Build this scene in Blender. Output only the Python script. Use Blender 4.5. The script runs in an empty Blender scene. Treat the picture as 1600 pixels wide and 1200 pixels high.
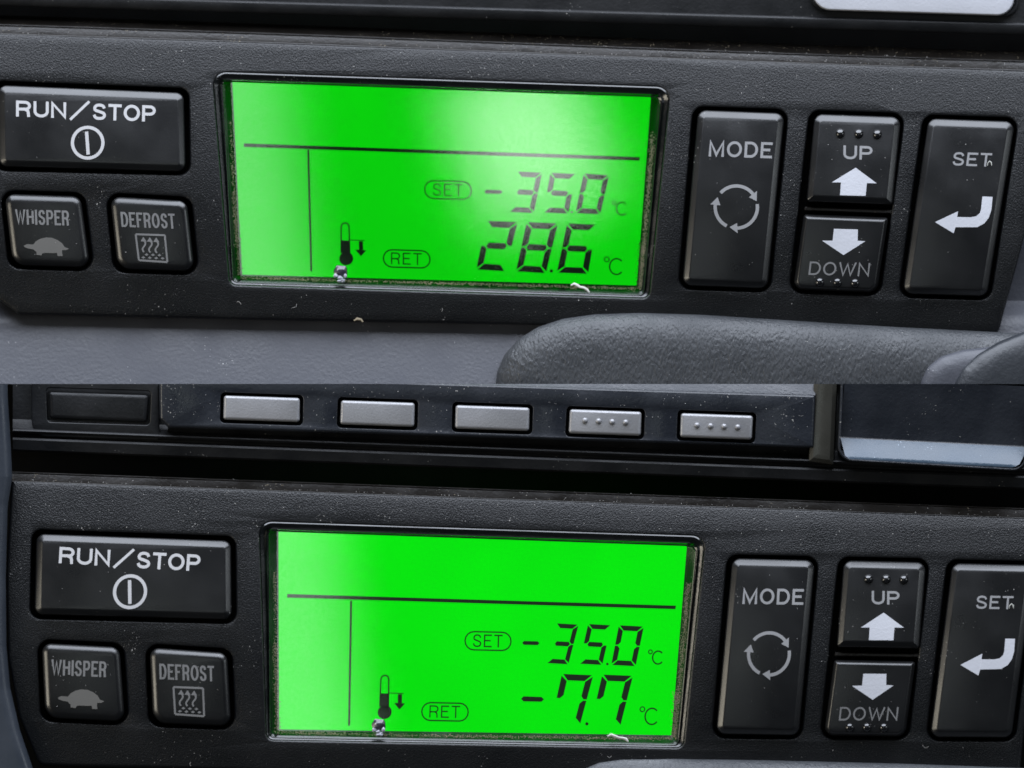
import bpy, bmesh, math, random
import numpy as np
from mathutils import Vector

random.seed(7)
# ------------------------------------------------------------------ scale
# Layout is measured on the dashboard face in 0.12 mm steps ("px");
# h is the height of a point above the fascia plane, towards the viewer.
S = 0.00012
D = 8000.0                       # viewing distance in the same steps (0.96 m)

def W(px, py, h=0.0):
    k = (D - h) / D
    return Vector(((px - 800) * k * S, -h * S, (600 - py) * k * S))

# ------------------------------------------------------------------ camera, world, lamps
sc = bpy.context.scene
C = sc.collection
cam_d = bpy.data.cameras.new('camera')
cam = bpy.data.objects.new('camera', cam_d)
C.objects.link(cam)
cam.location = (0, -D * S, 0)
cam.rotation_euler = (math.radians(90), 0, 0)
cam_d.sensor_width = 36
cam_d.lens = 36 * D / 1600.0
cam_d.dof.use_dof = True
cam_d.dof.focus_distance = (D - 25) * S
cam_d.dof.aperture_fstop = 8.0
sc.cycles.filter_width = 1.6
cam_d.clip_start = 0.01
cam_d.clip_end = 50
sc.camera = cam

world = bpy.data.worlds.new('World')
sc.world = world
world.use_nodes = True
world.node_tree.nodes['Background'].inputs[0].default_value = (0.75, 0.85, 1.0, 1)
world.node_tree.nodes['Background'].inputs[1].default_value = 0.05
sc.view_settings.view_transform = 'Standard'
sc.view_settings.look = 'None'
sc.view_settings.exposure = 0
sc.view_settings.gamma = 1

def lamp(name, loc, target, sx, sy, radiance, col, roll=0.0):
    l = bpy.data.lights.new(name, 'AREA')
    l.shape = 'RECTANGLE'
    l.size = sx * S
    l.size_y = sy * S
    l.energy = radiance * math.pi * (sx * S) * (sy * S)
    l.color = col
    o = bpy.data.objects.new(name, l)
    o.location = [c * S for c in loc]
    d = Vector(target) - Vector(loc)
    q = d.to_track_quat('-Z', 'Y')
    o.rotation_euler = q.to_euler()
    if roll:
        o.rotation_euler.rotate_axis('Z', roll)
    C.objects.link(o)
    return o

# the cab windows round the dashboard (x right, y into the dash, z up; steps)
lamp('windscreen_lamp', (200, -2300, 4600), (200, -2299, 0), 9000, 6800, 7.0, (0.82, 0.88, 1.0))
lamp('rear_window_lamp', (60, -12000, 955), (60, 0, 500), 450, 560, 4.3, (0.95, 1.0, 0.97), 0.35)
lamp('side_window_lamp', (-1440, -12000, -120), (-200, 0, -50), 1330, 3300, 1.7, (0.9, 1.0, 0.97), 0.12)
lamp('door_window_lamp', (-5200, -2500, -900), (0, 0, -300), 2600, 2600, 6.0, (1.0, 0.92, 0.76))
lamp('far_door_window_lamp', (6800, -3200, 900), (0, 0, 200), 2600, 2200, 3.0, (0.88, 0.95, 1.0))

# ------------------------------------------------------------------ materials
def nn(nt, t, **kw):
    n = nt.nodes.new(t)
    for k, v in kw.items():
        setattr(n, k, v)
    return n

def plastic(name, col, rough, grain=0.0, gscale=2000.0, spec=0.5, var=0.15, fleck=0.0, metallic=0.0,
            coat=0.0, stretch=None, fleckcol=(0.35, 0.34, 0.32, 1), rvar=0.12, kind='noise'):
    m = bpy.data.materials.new(name)
    m.use_nodes = True
    nt = m.node_tree
    b = nt.nodes['Principled BSDF']
    b.inputs['Roughness'].default_value = rough
    b.inputs['Metallic'].default_value = metallic
    b.inputs['Specular IOR Level'].default_value = spec
    b.inputs['Coat Weight'].default_value = coat
    tc = nn(nt, 'ShaderNodeTexCoord')
    mp = nn(nt, 'ShaderNodeMapping')
    nt.links.new(tc.outputs['Object'], mp.inputs['Vector'])
    if stretch:
        mp.inputs['Rotation'].default_value = stretch[0]
        mp.inputs['Scale'].default_value = stretch[1]
    # broad colour variation
    n1 = nn(nt, 'ShaderNodeTexNoise')
    n1.inputs['Scale'].default_value = 130
    n1.inputs['Detail'].default_value = 6
    nt.links.new(tc.outputs['Object'], n1.inputs['Vector'])
    mr = nn(nt, 'ShaderNodeMapRange')
    mr.inputs['To Min'].default_value = 1 - var
    mr.inputs['To Max'].default_value = 1 + var
    nt.links.new(n1.outputs['Fac'], mr.inputs['Value'])
    mx = nn(nt, 'ShaderNodeMix', data_type='RGBA', blend_type='MULTIPLY')
    mx.inputs['Factor'].default_value = 1
    mx.inputs[6].default_value = (*col, 1)
    nt.links.new(mr.outputs['Result'], mx.inputs[7])
    out = mx.outputs[2]
    if fleck > 0:
        n3 = nn(nt, 'ShaderNodeTexNoise')
        n3.inputs['Scale'].default_value = 2600
        n3.inputs['Detail'].default_value = 1
        nt.links.new(tc.outputs['Object'], n3.inputs['Vector'])
        n4 = nn(nt, 'ShaderNodeTexNoise')
        n4.inputs['Scale'].default_value = 160
        nt.links.new(tc.outputs['Object'], n4.inputs['Vector'])
        ad = nn(nt, 'ShaderNodeMath', operation='ADD')
        nt.links.new(n3.outputs['Fac'], ad.inputs[0])
        ml = nn(nt, 'ShaderNodeMath', operation='MULTIPLY')
        ml.inputs[1].default_value = 0.5
        nt.links.new(n4.outputs['Fac'], ml.inputs[0])
        nt.links.new(ml.outputs[0], ad.inputs[1])
        r3 = nn(nt, 'ShaderNodeMapRange')
        r3.inputs['From Min'].default_value = 1.08 - 0.14 * fleck
        r3.inputs['From Max'].default_value = 1.16 - 0.14 * fleck
        nt.links.new(ad.outputs[0], r3.inputs['Value'])
        mf = nn(nt, 'ShaderNodeMix', data_type='RGBA')
        nt.links.new(r3.outputs['Result'], mf.inputs['Factor'])
        nt.links.new(out, mf.inputs[6])
        mf.inputs[7].default_value = fleckcol
        out = mf.outputs[2]
    nt.links.new(out, b.inputs['Base Color'])
    # roughness smears
    rr = nn(nt, 'ShaderNodeMapRange')
    rr.inputs['From Min'].default_value = 0.3
    rr.inputs['From Max'].default_value = 0.7
    rr.inputs['To Min'].default_value = max(0.03, rough - rvar)
    rr.inputs['To Max'].default_value = min(1, rough + rvar)
    nt.links.new(n1.outputs['Fac'], rr.inputs['Value'])
    nt.links.new(rr.outputs['Result'], b.inputs['Roughness'])
    if grain > 0:
        if kind == 'leather':
            n2 = nn(nt, 'ShaderNodeTexVoronoi', feature='SMOOTH_F1')
            n2.inputs['Scale'].default_value = gscale
            o2 = n2.outputs['Distance']
        else:
            n2 = nn(nt, 'ShaderNodeTexNoise')
            n2.inputs['Scale'].default_value = gscale
            n2.inputs['Detail'].default_value = 2
            o2 = n2.outputs['Fac']
        nt.links.new(mp.outputs['Vector'], n2.inputs['Vector'])
        bp = nn(nt, 'ShaderNodeBump')
        bp.inputs['Strength'].default_value = 1.0
        bp.inputs['Distance'].default_value = grain * S
        nt.links.new(o2, bp.inputs['Height'])
        last = bp
        if kind == 'leather':
            n5 = nn(nt, 'ShaderNodeTexNoise')
            n5.inputs['Scale'].default_value = gscale * 0.45
            n5.inputs['Detail'].default_value = 4
            n5.inputs['Distortion'].default_value = 1.2
            nt.links.new(mp.outputs['Vector'], n5.inputs['Vector'])
            b2 = nn(nt, 'ShaderNodeBump')
            b2.inputs['Distance'].default_value = grain * S * 1.7
            nt.links.new(n5.outputs['Fac'], b2.inputs['Height'])
            nt.links.new(bp.outputs['Normal'], b2.inputs['Normal'])
            last = b2
        nt.links.new(last.outputs['Normal'], b.inputs['Normal'])
    return m

def glow(name, col, strength, var=0.09):
    m = bpy.data.materials.new(name)
    m.use_nodes = True
    nt = m.node_tree
    b = nt.nodes['Principled BSDF']
    b.inputs['Base Color'].default_value = (0.0, 0.01, 0.0, 1)
    b.inputs['Specular IOR Level'].default_value = 0.0
    b.inputs['Roughness'].default_value = 0.6
    tc = nn(nt, 'ShaderNodeTexCoord')
    n1 = nn(nt, 'ShaderNodeTexNoise')
    n1.inputs['Scale'].default_value = 28
    n1.inputs['Detail'].default_value = 3
    nt.links.new(tc.outputs['Object'], n1.inputs['Vector'])
    mr = nn(nt, 'ShaderNodeMapRange')
    mr.inputs['From Min'].default_value = 0.3
    mr.inputs['From Max'].default_value = 0.7
    mr.inputs['To Min'].default_value = strength * (1 - var)
    mr.inputs['To Max'].default_value = strength * (1 + var)
    nt.links.new(n1.outputs['Fac'], mr.inputs['Value'])
    b.inputs['Emission Color'].default_value = (*col, 1)
    nt.links.new(mr.outputs['Result'], b.inputs['Emission Strength'])
    return m

def lens_mat(name, rough):
    m = bpy.data.materials.new(name)
    m.use_nodes = True
    nt = m.node_tree
    nt.nodes.remove(nt.nodes['Principled BSDF'])
    out = nt.nodes['Material Output']
    tr = nn(nt, 'ShaderNodeBsdfTransparent')
    gl = nn(nt, 'ShaderNodeBsdfGlossy')
    gl.inputs['Roughness'].default_value = rough
    gl.distribution = 'BECKMANN'
    fr = nn(nt, 'ShaderNodeFresnel')
    fr.inputs['IOR'].default_value = 2.0
    tc = nn(nt, 'ShaderNodeTexCoord')
    n1 = nn(nt, 'ShaderNodeTexNoise')
    n1.inputs['Scale'].default_value = 1500
    n1.inputs['Detail'].default_value = 5
    nt.links.new(tc.outputs['Object'], n1.inputs['Vector'])
    mr = nn(nt, 'ShaderNodeMapRange')
    mr.inputs['From Min'].default_value = 0.3
    mr.inputs['From Max'].default_value = 0.7
    mr.inputs['To Min'].default_value = 0.86
    mr.inputs['To Max'].default_value = 1.14
    nt.links.new(n1.outputs['Fac'], mr.inputs['Value'])
    mu = nn(nt, 'ShaderNodeMath', operation='MULTIPLY')
    nt.links.new(fr.outputs[0], mu.inputs[0])
    nt.links.new(mr.outputs['Result'], mu.inputs[1])
    mx = nn(nt, 'ShaderNodeMixShader')
    nt.links.new(mu.outputs[0], mx.inputs[0])
    nt.links.new(tr.outputs[0], mx.inputs[1])
    nt.links.new(gl.outputs[0], mx.inputs[2])
    nt.links.new(mx.outputs[0], out.inputs['Surface'])
    return m

M = dict(
    fascia=plastic('fascia_plastic', (0.0032, 0.0036, 0.0043), 0.37, grain=0.78, gscale=3600, spec=0.44, fleck=0.25, rvar=0.05),
    cap=plastic('key_plastic', (0.0034, 0.0036, 0.004), 0.32, grain=0.09, gscale=3000, spec=0.74, fleck=0.15, rvar=0.05),
    nub=plastic('glossy_nub', (0.004, 0.004, 0.0045), 0.12, spec=1.0, rvar=0.03),
    bezel=plastic('bezel_plastic', (0.004, 0.005, 0.005), 0.22, grain=0.15, gscale=1800, fleck=0.2, spec=0.8),
    flange=plastic('dusty_flange', (0.009, 0.0075, 0.006), 0.42, grain=0.6, gscale=1500, fleck=0.5, var=0.5, fleckcol=(0.2, 0.17, 0.12, 1)),
    black=plastic('dark_cavity', (0.002, 0.002, 0.002), 0.9, spec=0.1),
    white=plastic('white_print', (0.46, 0.46, 0.47), 0.6, spec=0.2, var=0.1, rvar=0.02),
    grey=plastic('grey_print', (0.25, 0.25, 0.255), 0.6, spec=0.2, var=0.2, rvar=0.02),
    dim=plastic('worn_print', (0.165, 0.165, 0.165), 0.6, spec=0.2, var=0.3, rvar=0.02),
    lcd=glow('lcd_backlight', (0.0, 1.0, 0.0), 0.70),
    lcd2=glow('lcd_backlight_bright', (0.0, 1.0, 0.002), 0.88),
    ink=plastic('lcd_ink', (0.010, 0.022, 0.008), 0.8, spec=0.1, var=0.3),
    thin=plastic('lcd_thin_ink', (0.006, 0.022, 0.006), 0.8, spec=0.1, var=0.3),
    lens=lens_mat('display_lens', 0.064),
    lens2=lens_mat('display_lens_dusty', 0.058),
    trim=plastic('blue_grey_trim', (0.052, 0.055, 0.067), 0.5, grain=0.5, gscale=1500, fleck=0.2, var=0.2, fleckcol=(0.5, 0.5, 0.5, 1)),
    side=plastic('dark_blue_trim', (0.028, 0.034, 0.044), 0.4, grain=0.2, gscale=1500, var=0.2),
    leather=plastic('grained_pad', (0.036, 0.039, 0.043), 0.5, grain=1.0, gscale=2500, var=0.2, kind='leather',
                    stretch=((0, math.radians(-40), 0), (1.0, 1.0, 0.45)), fleck=0.1),
    smooth=plastic('smooth_pad', (0.02, 0.023, 0.028), 0.42, grain=0.6, gscale=1300, var=0.2),
    stereo=plastic('stereo_plastic', (0.0045, 0.005, 0.006), 0.5, grain=0.4, gscale=1600, fleck=0.2, var=0.4, spec=0.4),
    ledge=plastic('painted_sheen_ledge', (0.05, 0.075, 0.105), 0.3, grain=0.4, gscale=1700, fleck=0.4, var=0.3, fleckcol=(0.5, 0.6, 0.7, 1)),  # sky reflection on the door ledge, painted into a bluish base colour
    plate=plastic('stereo_plate', (0.014, 0.0165, 0.022), 0.36, grain=0.5, gscale=1500, fleck=0.4, var=0.45),
    silver=plastic('silver_key_paint', (0.28, 0.28, 0.29), 0.42, grain=0.35, gscale=2200, metallic=0.35, var=0.12, fleck=0.1, fleckcol=(0.8, 0.8, 0.8, 1)),
    bright=plastic('bright_silver', (0.50, 0.51, 0.55), 0.5, grain=0.3, gscale=2200, var=0.06, metallic=0.0),
    dust=plastic('pale_dust', (0.42, 0.41, 0.39), 0.9, spec=0.1, var=0.4),
    brown=plastic('brown_dust', (0.24, 0.20, 0.14), 0.9, spec=0.1, var=0.6),
    grime=plastic('pale_grime', (0.30, 0.31, 0.36), 0.4, grain=1.5, gscale=1500, var=0.5),
    lint=plastic('white_lint', (0.5, 0.5, 0.46), 0.9, spec=0.1),
    ice=plastic('grey_grit', (0.03, 0.03, 0.04), 0.12, grain=3.5, gscale=900, var=0.9, fleck=0.9, spec=0.8, fleckcol=(0.4, 0.4, 0.46, 1)),
    olive=plastic('olive_gloss', (0.035, 0.034, 0.028), 0.3, var=0.3),
)

# ------------------------------------------------------------------ object helpers
def tag(o, label=None, cat=None, group=None, kind=None):
    if label: o['label'] = label
    if cat: o['category'] = cat
    if group: o['group'] = group
    if kind: o['kind'] = kind
    return o

def thing(name, loc, label, cat, group=None):
    o = bpy.data.objects.new(name, None)
    o.empty_display_size = 0.01
    o.location = loc
    C.objects.link(o)
    return tag(o, label, cat, group)

def finish(name, bm, mat, parent=None, bend=None, smooth=True, angle=32, label=None, kind=None, slices=0, clip=None, fix=True):
    """bm is in (px, py, h); slice, bend, convert to metres and link as one mesh object."""
    if clip:
        axis, val, keep_less = clip
        no = (1, 0, 0) if axis == 'x' else (0, 1, 0)
        bmesh.ops.bisect_plane(bm, geom=bm.verts[:] + bm.edges[:] + bm.faces[:], dist=1e-4,
                               plane_co=(val, val, 0), plane_no=no,
                               clear_outer=keep_less, clear_inner=not keep_less)
    if slices and bm.verts:
        ys = [v.co.y for v in bm.verts]
        lo, hi = min(ys), max(ys)
        for i in range(1, slices):
            y = lo + (hi - lo) * i / slices
            bmesh.ops.bisect_plane(bm, geom=bm.verts[:] + bm.edges[:] + bm.faces[:], dist=1e-4,
                                   plane_co=(0, y, 0), plane_no=(0, 1, 0))
    off = parent_world(parent) if parent else Vector((0, 0, 0))
    for v in bm.verts:
        x, y, h = v.co
        if bend:
            h += bend(x, y)
        v.co = W(x, y, h) - off
    if fix:
        bmesh.ops.recalc_face_normals(bm, faces=bm.faces[:])
    me = bpy.data.meshes.new(name)
    bm.to_mesh(me)
    bm.free()
    if smooth:
        for p in me.polygons:
            p.use_smooth = True
        me.set_sharp_from_angle(angle=math.radians(angle))
    me.materials.append(mat)
    o = bpy.data.objects.new(name, me)
    C.objects.link(o)
    if parent:
        o.parent = parent
    else:
        c = sum((Vector(b) for b in o.bound_box), Vector()) / 8
        for v in me.vertices:
            v.co -= c
        o.location = c
    if label: o['label'] = label
    if kind: o['kind'] = kind
    return o

def parent_world(p):
    v = Vector(p.location)
    while p.parent:
        p = p.parent
        v += Vector(p.location)
    return v

def rpoly(cs, r, inset=0.0, n=7):
    """rounded polygon (clockwise on screen), every edge moved inwards by inset."""
    N = len(cs)
    rs = r if isinstance(r, (list, tuple)) else [r] * N
    P = [Vector((c[0], c[1])) for c in cs]
    area = sum(P[i].x * P[(i + 1) % N].y - P[(i + 1) % N].x * P[i].y for i in range(N))
    sg = 1 if area > 0 else -1
    L = []
    for i in range(N):
        a, b = P[i], P[(i + 1) % N]
        d = (b - a).normalized()
        nrm = Vector((-d.y, d.x)) * sg
        L.append((a + nrm * inset, d))
    Q = []
    for i in range(N):
        (a, d1), (b, d2) = L[i - 1], L[i]
        den = d1.x * d2.y - d1.y * d2.x
        if abs(den) < 1e-6:
            Q.append(b.copy())
        else:
            t = ((b.x - a.x) * d2.y - (b.y - a.y) * d2.x) / den
            Q.append(a + d1 * t)
    out = []
    for i in range(N):
        p = Q[i]
        u = (Q[i - 1] - p); v = (Q[(i + 1) % N] - p)
        lu, lv = u.length, v.length
        u.normalize(); v.normalize()
        ang = u.angle(v)
        turn = (L[i - 1][1].x * L[i][1].y - L[i - 1][1].y * L[i][1].x) * sg
        rr = max(0.6, rs[i] - inset if turn > 0 else rs[i] + inset)
        tl = min(rr / max(math.tan(ang / 2), 1e-3), lu * 0.49, lv * 0.49)
        w = math.sin(ang / 2)
        A, B = p + u * tl, p + v * tl
        for k in range(n + 1):
            t = k / n
            a0, a1, a2 = (1 - t) ** 2, 2 * t * (1 - t) * w, t * t
            out.append((A * a0 + p * a1 + B * a2) / (a0 + a1 + a2))
    return out

def loop(bm, pts, h):
    return [bm.verts.new((p[0], p[1], h)) for p in pts]

def bridge(bm, a, b):
    n = len(a)
    for i in range(n):
        j = (i + 1) % n
        try:
            bm.faces.new((a[i], a[j], b[j], b[i]))
        except ValueError:
            pass

def raised(cs, r, prof, n=7, cap=True, Mp=None, bm=None):
    """stack of inset outlines: prof = [(inset, h), ...] from the back to the front, then a flat front."""
    bm = bm or bmesh.new()
    mp = Mp or (lambda x, y: (x, y))
    cs = [mp(*c) for c in cs]
    prev = None
    for ins, h in prof:
        lp = loop(bm, rpoly(cs, r, ins, n), h)
        if prev:
            bridge(bm, prev, lp)
        prev = lp
    if cap:
        bm.faces.new(prev)
    return bm

def pierced(outer, outer_r, holes, prof_out, prof_in, n=7):
    """flat front at h=0 with beveled holes. prof_*: [(offset, h), ...] from front to back."""
    bm = bmesh.new()
    loops = []
    lp = loop(bm, rpoly(outer, outer_r, prof_out[0][0], n), prof_out[0][1])
    loops.append(lp)
    p = lp
    for ins, h in prof_out[1:]:
        q = loop(bm, rpoly(outer, outer_r, ins, n), h)
        bridge(bm, p, q); p = q
    for hc, hr in holes:
        lp = loop(bm, rpoly(hc, hr, -prof_in[0][0], n), prof_in[0][1])
        loops.append(lp)
        p = lp
        for ins, h in prof_in[1:]:
            q = loop(bm, rpoly(hc, hr, -ins, n), h)
            bridge(bm, p, q); p = q
    es = []
    for lp in loops:
        for i in range(len(lp)):
            e = bm.edges.get((lp[i], lp[(i + 1) % len(lp)])) or bm.edges.new((lp[i], lp[(i + 1) % len(lp)]))
            es.append(e)
    bmesh.ops.triangle_fill(bm, use_beauty=True, use_dissolve=False, edges=es, normal=(0, 0, 1))
    return bm

def sweep(line, prof, bm=None, close=False):
    """profile [(dy, h)] carried along a line of (x, y) points."""
    bm = bm or bmesh.new()
    rows = []
    for x, y in line:
        rows.append([bm.verts.new((x, y + dy, h)) for dy, h in prof])
    for a, b in zip(rows, rows[1:]):
        for i in range(len(prof) - 1):
            bm.faces.new((a[i], b[i], b[i + 1], a[i + 1]))
    return bm

def flat(polys, h, bm=None, Mp=None):
    bm = bm or bmesh.new()
    for pl in polys:
        pts = [Mp(*p) if Mp else p for p in pl]
        vs = [bm.verts.new((p[0], p[1], h)) for p in pts]
        try:
            f = bm.faces.new(vs)
        except ValueError:
            continue
    return bm

def ribbon(pts, w, closed=False):
    if not isinstance(w, (list, tuple)):
        pts = [p for i, p in enumerate(pts) if i == 0 or (Vector(p) - Vector(pts[i - 1])).length > 1e-3]
    """polygons of a stroke of width w (list of quads, mitred)."""
    n = len(pts)
    P = [Vector(p) for p in pts]
    Lf, Rt = [], []
    for i in range(n):
        if closed:
            a, b = P[i - 1], P[(i + 1) % n]
        else:
            a, b = P[max(0, i - 1)], P[min(n - 1, i + 1)]
        e1, e2 = P[i] - a, b - P[i]
        if e1.length > 1e-6: e1.normalize()
        if e2.length > 1e-6: e2.normalize()
        d = e1 + e2
        d = d.normalized() if d.length > 1e-3 else e1
        nr = Vector((-d.y, d.x))
        ww = w[i] if isinstance(w, (list, tuple)) else w
        m = 1.0
        if 0 < i < n - 1 or closed:
            d1 = (P[i] - P[i - 1]).normalized()
            m = 1 / max(0.5, abs(d1.dot(d)))
        Lf.append(P[i] + nr * ww / 2 * m)
        Rt.append(P[i] - nr * ww / 2 * m)
    q = []
    for i in range(n if closed else n - 1):
        j = (i + 1) % n
        q.append([Lf[i], Lf[j], Rt[j], Rt[i]])
    return q

def arc(cx, cy, rx, ry, a0, a1, n=24):
    return [(cx + rx * math.cos(math.radians(a0 + (a1 - a0) * i / n)),
             cy + ry * math.sin(math.radians(a0 + (a1 - a0) * i / n))) for i in range(n + 1)]

def pill(cx, cy, w, h, slope=0.0, n=8):
    r = h / 2
    pts = arc(cx + w / 2 - r, cy, r, r, -90, 90, n) + arc(cx - w / 2 + r, cy, r, r, 90, 270, n)
    return [(x, y + slope * (x - cx)) for x, y in pts]

def _c(cx, cy, rx, ry, a0, a1, n=14):
    return arc(cx, cy, rx, ry, a0, a1, n)

def smooth(P, k=4):
    out = []
    for i in range(len(P) - 1):
        p0, p1, p2, p3 = P[max(0, i - 1)], P[i], P[i + 1], P[min(len(P) - 1, i + 2)]
        for j in range(k):
            t = j / k
            out.append(tuple(.5 * (2 * p1[a] + (p2[a] - p0[a]) * t + (2 * p0[a] - 5 * p1[a] + 4 * p2[a] - p3[a]) * t * t +
                                   (3 * p1[a] - p0[a] - 3 * p2[a] + p3[a]) * t ** 3) for a in (0, 1)))
    return out + [P[-1]]

# letters as strokes: width in cap heights, strokes run between stroke centres (0..1 both ways, y down)
GLYPH = {
    'R': (.68, [[(0, 1), (0, 0), (.58, 0)] + _c(.60, .265, .38, .265, -90, 90) + [(0, .53)], [(.58, .53), (.82, .62), (.88, .78), (.90, 1)]]),
    'U': (.68, [[(0, 0), (0, .62)] + _c(.5, .64, .5, .36, 180, 0) + [(1, .62), (1, 0)]]),
    'N': (.68, [[(0, 1), (0, 0), (1, 1), (1, 0)]]),
    'S': (.64, [smooth([(.95, .24), (.82, .06), (.5, 0), (.18, .06), (.05, .25), (.15, .40), (.5, .49), (.87, .60), (.98, .76), (.84, .94), (.5, 1), (.16, .94), (.0, .74)])]),
    'T': (.62, [[(0, 0), (1, 0)], [(.5, 0), (.5, 1)]]),
    'O': (.80, [_c(.5, .5, .5, .5, 0, 351, 39)]),
    'P': (.64, [[(0, 1), (0, 0), (.58, 0)] + _c(.60, .275, .40, .275, -90, 90) + [(0, .55)]]),
    'M': (.82, [[(0, 1), (0, 0), (.5, .95), (1, 0), (1, 1)]]),
    'D': (.70, [[(0, 0), (.45, 0)] + _c(.45, .5, .55, .5, -90, 90, 16) + [(0, 1), (0, 0)]]),
    'E': (.58, [[(1, 0), (0, 0), (0, 1), (1, 1)], [(0, .48), (.92, .48)]]),
    'F': (.55, [[(1, 0), (0, 0), (0, 1)], [(0, .48), (.88, .48)]]),
    'W': (1.08, [[(0, 0), (.26, 1), (.5, .08), (.74, 1), (1, 0)]]),
    'H': (.68, [[(0, 0), (0, 1)], [(1, 0), (1, 1)], [(0, .48), (1, .48)]]),
    'I': (.02, [[(.5, 0), (.5, 1)]]),
}

def text_bm(s, tl, tr, bl, stroke, h, Mp=None, spacing=1.0, bm=None):
    """lettering filling the parallelogram tl, tr, bl; stroke width in cap heights."""
    bm = bm or bmesh.new()
    tl, tr, bl = Vector(tl), Vector(tr), Vector(bl)
    H = (bl - tl).length
    w = stroke * H
    ws = [GLYPH[c][0] for c in s]
    Lx = (tr - tl).length
    k1 = (Lx - w * len(s)) / (sum(ws) + 0.17 * spacing * (len(s) - 1))
    ux = (tr - tl) / Lx * k1
    uy = (bl - tl)
    gap = 0.17 * spacing + w / k1
    x = w / k1 / 2
    for c, gw in zip(s, ws):
        for k, st in enumerate(GLYPH[c][1]):
            pts = [tl + ux * (x + p[0] * gw) + uy * (stroke / 2 + p[1] * (1 - stroke)) for p in st]
            # let open ends reach the full cap height
            closed = c in 'O'
            if not closed:
                a = (pts[0] - pts[1]).normalized(); b = (pts[-1] - pts[-2]).normalized()
                if c not in 'S' and not (c in 'RPEFH' and k == 1 and c != 'R'):
                    pts[0] = pts[0] + a * w * .5; pts[-1] = pts[-1] + b * w * (.5 if c not in 'PRD' or k else 0)
            flat(ribbon([tuple(p) for p in pts], w, closed), h + .06 * k, bm, Mp)
        x += gw + gap
    return bm

def dome(cx, cy, r, h0, hh, bm=None, Mp=None, n=12, rings=4):
    bm = bm or bmesh.new()
    if Mp:
        cx, cy = Mp(cx, cy)
    prev = None
    for k in range(rings):
        a = math.pi / 2 * k / rings
        lp = loop(bm, [(cx + r * math.cos(a) * math.cos(t), cy + r * math.cos(a) * math.sin(t))
                       for t in [2 * math.pi * i / n for i in range(n)]], h0 + hh * math.sin(a))
        if prev: bridge(bm, prev, lp)
        prev = lp
    c = bm.verts.new((cx, cy, h0 + hh))
    for i in range(n):
        bm.faces.new((prev[i], prev[(i + 1) % n], c))
    return bm

def specks(pts, size, bm=None, lift=0.5):
    bm = bm or bmesh.new()
    for x, y, h in pts:
        s = random.uniform(*size)
        a = random.uniform(0, math.pi)
        e = random.uniform(0.5, 1.6)
        c = []
        k = random.choice((3, 4, 5))
        for i in range(k):
            t = a + 2 * math.pi * i / k
            rr = s * random.uniform(0.6, 1.1)
            c.append(bm.verts.new((x + rr * e * math.cos(t), y + rr / e * math.sin(t), h + lift)))
        top = bm.verts.new((x, y, h + lift + s * 0.7))
        for i in range(k):
            bm.faces.new((c[i], c[(i + 1) % k], top))
    return bm

# seven-segment digits
def seg_digit(q, on, t=0.205, gap=0.022):
    """q: tl,tr,br,bl of the digit; on: lit segments a..g; returns polygons."""
    tl, tr, br, bl = [Vector(p) for p in q]
    def at(u, v):
        return (tl * (1 - u) + tr * u) * (1 - v) + (bl * (1 - u) + br * u) * v
    a = (br - tr).length / max((tr - tl).length, 1)
    tv = t / a                   # thickness along v
    g = gap; gv = gap / a
    m = 0.5
    S_ = {
        'a': [(g + .02, 0), (1 - g - .02, 0), (1 - t - g, tv), (t + g, tv)],
        'd': [(t + g, 1 - tv), (1 - t - g, 1 - tv), (1 - g - .02, 1), (g + .02, 1)],
        'b': [(1, gv + .02), (1, m - gv), (1 - t * .55, m - gv), (1 - t, m - tv / 2 - gv), (1 - t, tv + gv)],
        'c': [(1 - t * .55, m + gv), (1, m + gv), (1, 1 - gv - .02), (1 - t, 1 - tv - gv), (1 - t, m + tv / 2 + gv)],
        'f': [(0, gv + .02), (t, tv + gv), (t, m - tv / 2 - gv), (t * .55, m - gv), (0, m - gv)],
        'e': [(0, m + gv), (t * .55, m + gv), (t, m + tv / 2 + gv), (t, 1 - tv - gv), (0, 1 - gv - .02)],
        'g': [(t * .7 + g, m), (t + g, m - tv / 2), (1 - t - g, m - tv / 2), (1 - t * .7 - g, m), (1 - t - g, m + tv / 2), (t + g, m + tv / 2)],
    }
    return {k: [tuple(at(u, v)) for u, v in S_[k]] for k in on}

DIG = {'0': 'abcdef', '2': 'abged', '3': 'abgcd', '5': 'afgcd', '6': 'afgedc', '7': 'abcf', '8': 'abcdefg'}

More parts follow.
